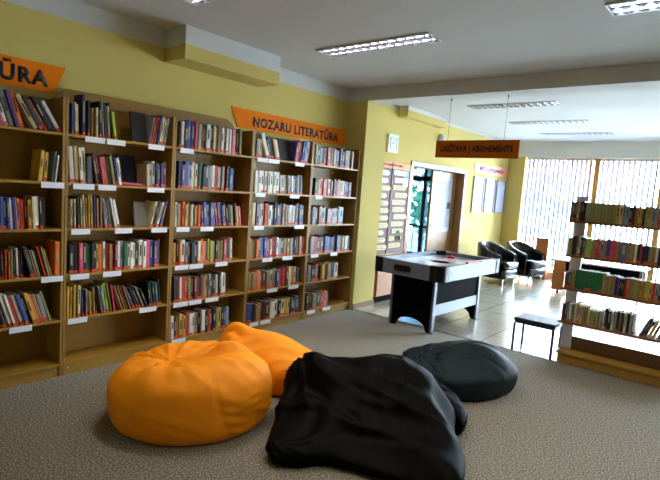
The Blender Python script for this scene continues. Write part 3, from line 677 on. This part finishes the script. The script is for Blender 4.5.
# black corner caps
for sx in (-1, 1):
    for sy in (-1, 1):
        p = []; r = .096
        for k in range(7):
            a = R(90*k/6); p.append((sx*(W-.09+r*math.cos(a)), sy*(L-.09+r*math.sin(a))))
        p = [(sx*(W+.006), sy*(L-.16))] + p + [(sx*(W-.15), sy*(L+.006)), (sx*(W-.15), sy*(L-.064)), (sx*(W-.10), sy*(L-.075)), (sx*(W-.064), sy*(L-.16))]
        if sx*sy < 0: p = p[::-1]
        MB().prism(p, 'z', Z0-.002, Z1+.006).build('corner_cap', M_BLKPL, t, .004)
for sy in (-1, 1):
    m = MB(); p = []
    for k in range(9): a = R(-90+180*k/8); p.append((.085+.03*math.cos(a), .09+.036*math.sin(a)))
    for k in range(9): a = R(90+180*k/8); p.append((-.085+.03*math.cos(a), .09+.036*math.sin(a)))
    p = [(x-.04, z+Z0) for x, z in p]
    m.prism(p, 'y', sy*(L+.001), sy*(L+.014)); m.build('goal_slot', M_BLKPL, t, .003)
bx('score_bar', M_RED, W-.062, W-.026, -.12, .60, Z1+.0005, Z1+.016, t, .001)
bx('score_strip', M_BLKPL, W-.028, W-.008, .2, .74, Z1+.0005, Z1+.01, t, .002)
bx('maker_plate', mat('grey_plate', (96, 104, 134), .4), W+.0005, W+.0015, -.52, -.28, Z0+.05, Z0+.066, t)
bx('maker_plate', mat('grey_plate', (96, 104, 134), .4), .06, .24, -L-.0015, -L-.0005, Z0+.03, Z0+.04, t)
# end panels with an arched foot, silver posts
for sy in (-1, 1):
    y = sy*.57; p = [(-.27, 0), (-.27, Z0-.002), (.27, Z0-.002), (.27, 0), (.22, 0)]
    for k in range(9): a = R(180*k/8); p.append((.2*math.cos(a), .03+.10*math.sin(a)))
    p.append((-.22, 0))
    MB().prism(p[::-1], 'y', y-.012, y+.012).build('end_panel', M_BLACK, t)
    for sx in (-1, 1):
        lg = MB().box(sx*.282-.014, sx*.282+.014, y-.03, y+.03, .012, Z0-.002).build('leg', M_SILVER, t, .004)
        MB().lathe([(.016, 0), (.016, .012)], 12).build('foot', M_BLKPL, lg).location = (sx*.282, y, 0)
for sx in (-1, 1):
    bx('side_panel', M_BLACK, sx*.27-.008, sx*.27+.008, -.537, .537, .33, Z0-.002, t)
    bx('stretcher', M_SILVER, sx*.275-.012, sx*.275+.012, -.537, .537, .20, .328, t, .003)
# two red mallets on the playfield: one seen
m = MB().lathe([(.05, 0), (.052, .006), (.05, .022), (.034, .026), (.02, .03), (.017, .055), (.021, .062), (.012, .068)], 24)
o = m.build('mallet', M_RED, None, 0, True); o.location = (.93, 5.93, Z1-.049)
tag(o, 'red air hockey mallet lying on the white playfield', 'mallet')
o = MB().lathe([(.03, 0), (.031, .003), (.03, .006)], 24).build('puck', M_RED); o.location = (.84, 5.90, Z1-.049)
tag(o, 'flat red puck beside the red mallet on the playfield', 'puck')

# ------------------------------------------------------------------ low cabinet behind the table
t = thing('low_cabinet', 'low orange-brown cabinet under the information board, behind the game table', 'cabinet', (XW+.03, 5.53, 0))
bx('body', M_DESK, 0, .26, 0, .55, .09, .62, t, .003); bx('plinth', M_BLACK, .02, .23, .03, .52, 0, .09, t)
d = bx('door', M_DESK, .262, .278, .01, .54, .10, .61, t, .003); MB().lathe([(.01, 0), (.01, .02)], 10).build('knob', M_CHROME, d).matrix_world = Matrix.Translation((.278, .48, .42)) @ Matrix.Rotation(R(90), 4, 'Y')

# ------------------------------------------------------------------ stool
t = thing('stool', 'low stool with thin dark pad and metal legs beside the open rack', 'stool', (2.14, 5.05, 0))
bx('pad', mat('navy_vinyl', (24, 24, 52), .5), 0, .42, -.02, .31, .325, .36, t, .008)
bx('apron', mat('navy_metal', (42, 42, 84), .35, metal=.4), .01, .41, -.01, .30, .30, .325, t, .002)
for x in (.012, .404):
    for y in (-.008, .298):
        MB().tube([(x, y, .0), (x, y, .302)], .0135, 10).build('leg', MATS['navy_metal'], t)

# ------------------------------------------------------------------ tub armchairs
def armchair(loc, rz, label, group, sc=1.0):
    t = thing('armchair', label, 'armchair', loc, rz, group)
    m = MB(); N = 28; prof_n = 12; th = .075
    rings = []
    for i in range(N+1):
        a = R(-118 + 236*i/N) + PI     # runs round the back from front left to front right
        u = abs(-118+236*i/N)/118
        k = 1 - .0*u
        Hh = .76 - .20*max(0, (u-.30)/.70)**1.3
        rx, ry = .30, .31
        cx, cy = rx*math.cos(a), ry*math.sin(a)
        if u > .76: cx = cx + (u-.76)*.42; 
        d = Vector((math.cos(a), math.sin(a), 0)); 
        ring = []
        T = th*(1+.25*(1-u))/2; z0 = .12; top = Hh-T
        flare = .02
        ring.append(Vector((cx, cy, 0)) - d*T*.8 + Vector((0, 0, z0)))
        ring.append(Vector((cx, cy, 0)) + d*T*.6 + Vector((0, 0, z0)))
        ring.append(Vector((cx, cy, 0)) + d*(T*.9+flare*.4) + Vector((0, 0, (z0+top)/2)))
        for q in range(7):
            b = PI*q/6; ring.append(Vector((cx, cy, 0)) + d*(flare + T*1.15*math.cos(b)) + Vector((0, 0, top+T*1.1*math.sin(b))))
        ring.append(Vector((cx, cy, 0)) - d*(T*.9) + Vector((0, 0, (z0+top)/2)))
        rings.append(ring)
    K = len(rings[0]); vs = [v for r_ in rings for v in r_]; fs = []
    for i in range(N):
        for k in range(K): fs.append((i*K+k, i*K+(k+1) % K, (i+1)*K+(k+1) % K, (i+1)*K+k))
    fs.append(tuple(range(K))); fs.append(tuple(N*K+k for k in range(K))[::-1])
    m.add(vs, fs); sh = m.build('shell', M_LEATHER, t, 0, True)
    s = sh.modifiers.new('s', 'SUBSURF'); s.levels = s.render_levels = 1
    c = bx('seat_cushion', M_LEATHER, -.24, .36, -.235, .235, .30, .44, t); b = c.modifiers.new('b', 'BEVEL'); b.width = .05; b.segments = 4
    for p in c.data.polygons: p.use_smooth = True
    c = bx('seat_base', M_LEATHER, -.24, .335, -.25, .25, .12, .298, t); b = c.modifiers.new('b', 'BEVEL'); b.width = .03; b.segments = 3
    for p in c.data.polygons: p.use_smooth = True
    for x in (-.2, .28):
        for y in (-.22, .22): MB().tube([(x, y, 0), (x, y, .125)], .014, 10, 0, .02).build('leg', M_CHROME, t)
    t.scale = (sc, sc, sc)
    return t
G = 'black leather tub armchairs in the far room'
armchair((.34, 9.14, 0), R(-7), 'black leather tub armchair nearer the door, left of the pair', G)
armchair((.57, 10.04, 0), R(-15), 'black leather tub armchair nearer the window, right of the pair', G)

# ------------------------------------------------------------------ desk and box by the windows
t = thing('low_table', 'low table with pale top and orange-brown end panel beside the armchairs', 'table', (1.36, 9.16, 0))
bx('top', mat('pale_laminate', (220, 220, 226), .2), -.05, 1.42, -.03, .62, .585, .61, t, .004)
bx('apron', M_BLACK, .222, 1.38, .01, .03, .40, .584, t)  # black sheet added in place of the shade beneath the table top
e = bx('side_panel', M_DESK, .02, .22, 0, .58, .06, .584, t, .003)
for yy in (.06, .52): MB().lathe([(.022, 0), (.024, .03), (.018, .06)], 12).build('caster', M_BLKPL, e).location = (.12, yy, 0)
for x, y in ((1.36, .02), (1.36, .56), (.5, .52)): MB().tube([(x, y, 0), (x, y, .584)], .014, 10).build('leg', M_CHROME, t)
t = thing('side_cabinet', 'narrow orange-brown cabinet by the window behind the armchairs', 'cabinet', (.64, YW-.42, 0))
bx('body', M_DESK, 0, .25, 0, .3, 0, .84, t, .003); bx('top', M_DESK, -.006, .256, -.006, .306, .8405, .86, t, .002)
d = bx('door', M_DESK, .008, .242, -.016, -.0005, .05, .82, t, .002); MB().lathe([(.009, 0), (.009, .02)], 10).build('knob', M_CHROME, d).matrix_world = Matrix.Translation((.21, -.016, .5)) @ Matrix.Rotation(R(90), 4, 'X')

# ------------------------------------------------------------------ bean bags
def smooth_closed(pts, n):
    P = [Vector(p) for p in pts]; k = len(P); out = []
    for i in range(n):
        t_ = i/n*k; j = int(t_); f = t_-j
        p0, p1, p2, p3 = P[(j-1) % k], P[j % k], P[(j+1) % k], P[(j+2) % k]
        out.append(.5*((2*p1)+(-p0+p2)*f+(2*p0-5*p1+4*p2-p3)*f*f+(-p0+3*p1-3*p2+p3)*f**3))
    return out
def seg_d(p, a, b):
    ab = b-a; t_ = max(0, min(1, (p-a).dot(ab)/ab.length_squared)); return (p-(a+ab*t_)).length, t_
def bag(name, matr, outline, center, H, zmid, expo, disp, parent=None, n=168, rings_top=44, rings_side=20, zlow=.0, foot=.84):
    """a soft closed skin: outline of its widest girth, top height field, tucked-in base, then folds along the normal"""
    O = smooth_closed(outline, n); Cn = Vector(center); m = MB(); vs = []
    rows_ = []
    # base (flat patch), lower side, upper skin
    for s in (.25, .6): rows_.append([((Cn+(o-Cn)*s*foot).to_3d(), 0) for o in O])
    for i in range(rings_side):
        f = i/(rings_side-1); row = []
        for o in O:
            p = Cn+(o-Cn)*(foot + (1-foot)*math.sin(f*PI/2)); zm = zmid(o)
            row.append((Vector((p.x, p.y, zm*(1-math.cos(f*PI/2)))), 1))
        rows_.append(row)
    for i in range(1, rings_top+1):
        f = i/rings_top; row = []
        for o in O:
            s = math.cos(f*PI/2)**.9 if i < rings_top else 0.012; p = Cn+(o-Cn)*s; zm = zmid(o)
            prof = (1-s**expo)**(1/2.0)
            row.append((Vector((p.x, p.y, zm + (max(H(p), zm+.02)-zm)*prof)), 1))
        rows_.append(row)
    for r_ in rows_: vs += [v for v, k in r_]
    R_ = len(rows_); fs = []
    for i in range(R_-1):
        for k in range(n): fs.append((i*n+k, i*n+(k+1) % n, (i+1)*n+(k+1) % n, (i+1)*n+k))
    fs.append(tuple(range(n))[::-1]); fs.append(tuple((R_-1)*n+k for k in range(n)))
    m.add(vs, fs); o = m.build(name, matr, parent, 0, True)
    me = o.data; nr = [v.normal.copy() for v in me.vertices]
    for i, v in enumerate(me.vertices):
        if i < 2*n: continue
        q = v.co + nr[i]*disp(v.co.copy(), nr[i]); q.z = max(q.z, .0015); v.co = q
    me.update()
    return o
def gau(p, a, s): return math.exp(-((p.x-a[0])**2+(p.y-a[1])**2)/s**2)
def ridged(v, off=0):
    return 1-2*abs(noise.noise(Vector((v[0], v[1], off))))
def pucker(p, c, k, reach, seed=0.):
    """creases running out of point c"""
    d = Vector((p.x-c[0], p.y-c[1])); r_ = d.length; a = math.atan2(d.y, d.x)
    w = noise.noise(Vector((math.cos(a)*k, math.sin(a)*k, seed + r_*1.2)))
    w = 1-2.2*abs(w)
    return w*math.exp(-(r_/reach)**2)*min(1, r_/.05)
def along(p, dirv, fl, fa, seed):
    """long folds parallel to dirv"""
    u = p.x*dirv[0]+p.y*dirv[1]; v = -p.x*dirv[1]+p.y*dirv[0]
    w = noise.noise(Vector((u*fl, v*fa, seed+p.z*1.5)))
    return (1-2.4*abs(w))
def crease(p, a, b, wd):
    d, t_ = seg_d(Vector((p.x, p.y)), Vector(a), Vector(b)); return math.exp(-(d/wd)**2)*math.sin(PI*min(1, max(0, .08+t_*.84)))

# orange bag in front
c0 = Vector((1.215, 1.655)); e1 = Vector((.6, .8)); e2 = Vector((-.8, .6))
ol = [c0 + e1*(.525*math.cos(a)) + e2*(.44*math.sin(a)) for a in [2*PI*k/16 for k in range(16)]]
def H1(p):
    q = Vector((p.x, p.y))-c0; u = q.dot(e1); v = q.dot(e2)
    return .445 - .085*math.exp(-(((u+.10)/.24)**2+((v-.02)/.17)**2)) - .03*max(0, -u-.1) + .012*math.exp(-((v-.3)/.12)**2) + .02*gau(p, tuple(c0+e1*.25+e2*.1), .15)
def D1(p, nn):
    q = Vector((p.x, p.y))-c0; u = q.dot(e1); v = q.dot(e2); top = max(0, nn.z)
    c = c0+e1*-.16+e2*.0
    f = .034*pucker(p, c, 3.0, .36, 1.3)*top + .014*pucker(p, c0+e1*.2+e2*.12, 2.2, .25, 5.1)*top
    f += .012*crease(p, c0+e1*.02+e2*-.08, c0+e1*.34+e2*.16, .03)*top - .014*crease(p, c0+e1*.0+e2*-.02, c0+e1*.30+e2*.2, .022)*top
    E_ = lambda u_, v_: c0+e1*u_+e2*v_
    for (A_, B_, w_, h_) in ((E_(-.38, -.10), E_(.12, -.22), .032, -.024), (E_(-.34, -.02), E_(-.04, -.08), .022, .016), (E_(-.05, -.06), E_(.36, .04), .026, -.024), (E_(-.02, .0), E_(.38, .12), .022, .020),
            (E_(-.08, .08), E_(.20, .28), .024, -.020), (E_(-.26, .04), E_(-.30, .26), .022, -.016), (E_(.12, -.2), E_(.42, -.1), .03, .014), (E_(-.16, -.02), E_(-.14, .28), .02, .014)):
        f += h_*crease(p, A_, B_, w_)*top
    side = 1-abs(nn.z)**2
    # seam with gathers at the right front
    s1 = u - (.18 + (.2-p.z)*.35)
    if v < .1:
        f -= .014*math.exp(-(s1/.014)**2)*side
        f += .009*math.sin(p.z*95+u*30)*math.exp(-((s1-.06)/.05)**2)*side*math.exp(-((p.z-.16)/.12)**2)
        s2 = u - .40; f -= .008*math.exp(-(s2/.012)**2)*side
        f += .004*math.sin(p.z*120)*math.exp(-((s2+.02)/.03)**2)*side
    f += .010*along(p, (.9, .4), 2.2, 9, 3.)*top + .004*noise.noise(p*5)
    f += .011*(1-2.4*abs(noise.noise(Vector((u*2.2, (p.z+u*.35)*9, 4.7)))))*side*min(1, p.z/.12)
    # crumple just under the brim
    f += .012*along(p, (e1.x, e1.y), 1.5, 10, 8.)*math.exp(-((p.z-.33)/.06)**2)*side
    return f
o = bag('bean_bag', M_ORANGE, ol, c0, H1, lambda o_: .19, 3.4, D1)
tag(o, 'large round orange bean bag in front, nearest the empty bottom shelf', 'bean bag')

# orange bag behind
ol = [(.70, 2.24), (.86, 2.14), (1.12, 2.21), (1.36, 2.27), (1.47, 2.40), (1.50, 2.6), (1.40, 2.78), (1.24, 2.92), (1.06, 2.97), (.92, 2.86), (.78, 2.62), (.68, 2.42)]
def H2(p): return .28 + .20*gau(p, (.82, 2.27), .15) + .07*gau(p, (.95, 2.52), .26) - .10*gau(p, (1.3, 2.95), .3) + .04*gau(p, (1.25, 2.35), .3)
def D2(p, nn):
    top = .3+.7*max(0, nn.z)
    f = .028*pucker(p, (.80, 2.24), 2.0, .3, 2.2)*top + .020*along(p, (.55, .83), 1.1, 6.5, 1.7)*top + .005*along(p, (.55, .83), 2, 14, 4.4)
    f -= .02*crease(p, (.86, 2.14), (.98, 2.34), .03); return f + .004*noise.noise(p*6)
o = bag('bean_bag', M_ORANGE, ol, (1.1, 2.52), H2, lambda o_: .13, 2.6, D2)
tag(o, 'slumped orange bean bag with a peaked neck, behind the round orange one', 'bean bag')

# big black bag
ol = [(1.56, 2.22), (1.66, 2.05), (1.78, 1.88), (1.90, 1.72), (2.02, 1.645), (2.11, 1.70), (2.22, 1.84), (2.40, 1.905), (2.62, 1.97), (2.80, 2.05), (2.88, 2.12), (2.86, 2.26), (2.75, 2.45), (2.63, 2.63), (2.50, 2.80), (2.30, 2.90), (2.05, 2.92), (1.82, 2.82), (1.64, 2.62), (1.53, 2.42)]
def H3(p):
    q = Vector((p.x, p.y)); d, _ = seg_d(q, Vector((1.70, 2.40)), Vector((2.28, 2.66)))
    d2, _ = seg_d(q, Vector((2.28, 2.66)), Vector((2.72, 2.32)))
    return max(.09, .10 + .30*math.exp(-(d/.42)**2) + .07*math.exp(-(d2/.28)**2) + .09*gau(p, (1.64, 2.28), .17) + .03*gau(p, (1.95, 1.8), .14))
def zm3(o_):
    return .04 + .12*max(1.5*gau(o_, (1.58, 2.25), .22), gau(o_, (2.2, 2.9), .6))
def D3(p, nn):
    top = .35+.65*max(0, nn.z)
    f = .034*pucker(p, (1.60, 2.30), 2.4, .75, 7.7)*top + .012*pucker(p, (1.98, 1.66), 2.6, .5, 3.1)*top
    f += .030*along(p, (.9, .12), .9, 5.5, 6.2)*top + .012*along(p, (.5, -.85), 1.2, 7, 9.9)*top
    for (A_, B_, w_, h_) in (((1.62, 2.28), (2.45, 2.30), .030, -.022), ((1.68, 2.14), (2.35, 2.12), .028, -.020), ((1.64, 2.36), (2.42, 2.48), .028, -.020), ((1.80, 1.98), (2.10, 2.06), .03, -.03),
            ((2.20, 2.02), (2.62, 2.18), .03, -.016), ((2.05, 2.20), (2.60, 2.36), .03, .018), ((1.75, 2.05), (2.3, 2.20), .03, .016), ((1.70, 2.50), (2.30, 2.62), .022, -.014), ((1.98, 2.62), (2.02, 2.86), .022, -.016)):
        f += h_*crease(p, A_, B_, w_)*top
    f -= .03*crease(p, (2.10, 1.72), (1.95, 2.15), .05)*top
    f += .02*crease(p, (2.35, 2.62), (2.85, 2.25), .06)*top
    return f + .004*noise.noise(p*5)
o = bag('bean_bag', M_BAGBLK, ol, (2.17, 2.33), H3, zm3, 2.3, D3, n=200, rings_top=60)
tag(o, 'biggest bean bag, black and sprawling, nearest the camera', 'bean bag')
flap = bag('bag_flap', M_BAGBLK, [(1.86, 2.93), (2.10, 2.945), (2.34, 2.92), (2.52, 2.82), (2.62, 2.74), (2.62, 2.84), (2.52, 2.98), (2.38, 3.10), (2.2, 3.12), (2.0, 3.08), (1.82, 3.0)], (2.28, 2.99),
    lambda p: .20+.06*gau(p, (2.1, 3.0), .2), lambda o_: .10, 2.6, lambda p, nn: .012*along(p, (.9, .2), 2, 12, 3.3), o, n=72, rings_top=20, rings_side=8)

# dark teal bag
ol = [(1.72, 3.52), (1.84, 3.36), (2.02, 3.27), (2.20, 3.20), (2.38, 3.27), (2.52, 3.44), (2.60, 3.68), (2.60, 3.88), (2.50, 4.02), (2.28, 4.06), (2.05, 3.98), (1.86, 3.82), (1.75, 3.68)]
def H4(p): return .22 + .15*gau(p, (2.28, 3.74), .34) + .02*gau(p, (1.9, 3.5), .2) - .035*gau(p, (2.05, 3.35), .12)
def D4(p, nn):
    top = .4+.6*max(0, nn.z)
    f = .028*pucker(p, (2.02, 3.42), 2.0, .5, 4.2)*top + .024*pucker(p, (1.88, 3.5), 3.5, .22, 8.1)*top
    f += .012*along(p, (.75, .6), 1.2, 7, 2.2)*top
    f -= .018*crease(p, (1.98, 3.62), (2.12, 3.30), .035)*top
    f -= .008*crease(p, (2.05, 3.40), (2.58, 3.66), .014) + .008*crease(p, (2.1, 3.5), (2.56, 3.95), .014)
    return f + .003*noise.noise(p*6)
o = bag('bean_bag', M_BAGTEAL, ol, (2.2, 3.64), H4, lambda o_: .14, 2.8, D4)
tag(o, 'dark teal bean bag behind the black one, towards the stool', 'bean bag')
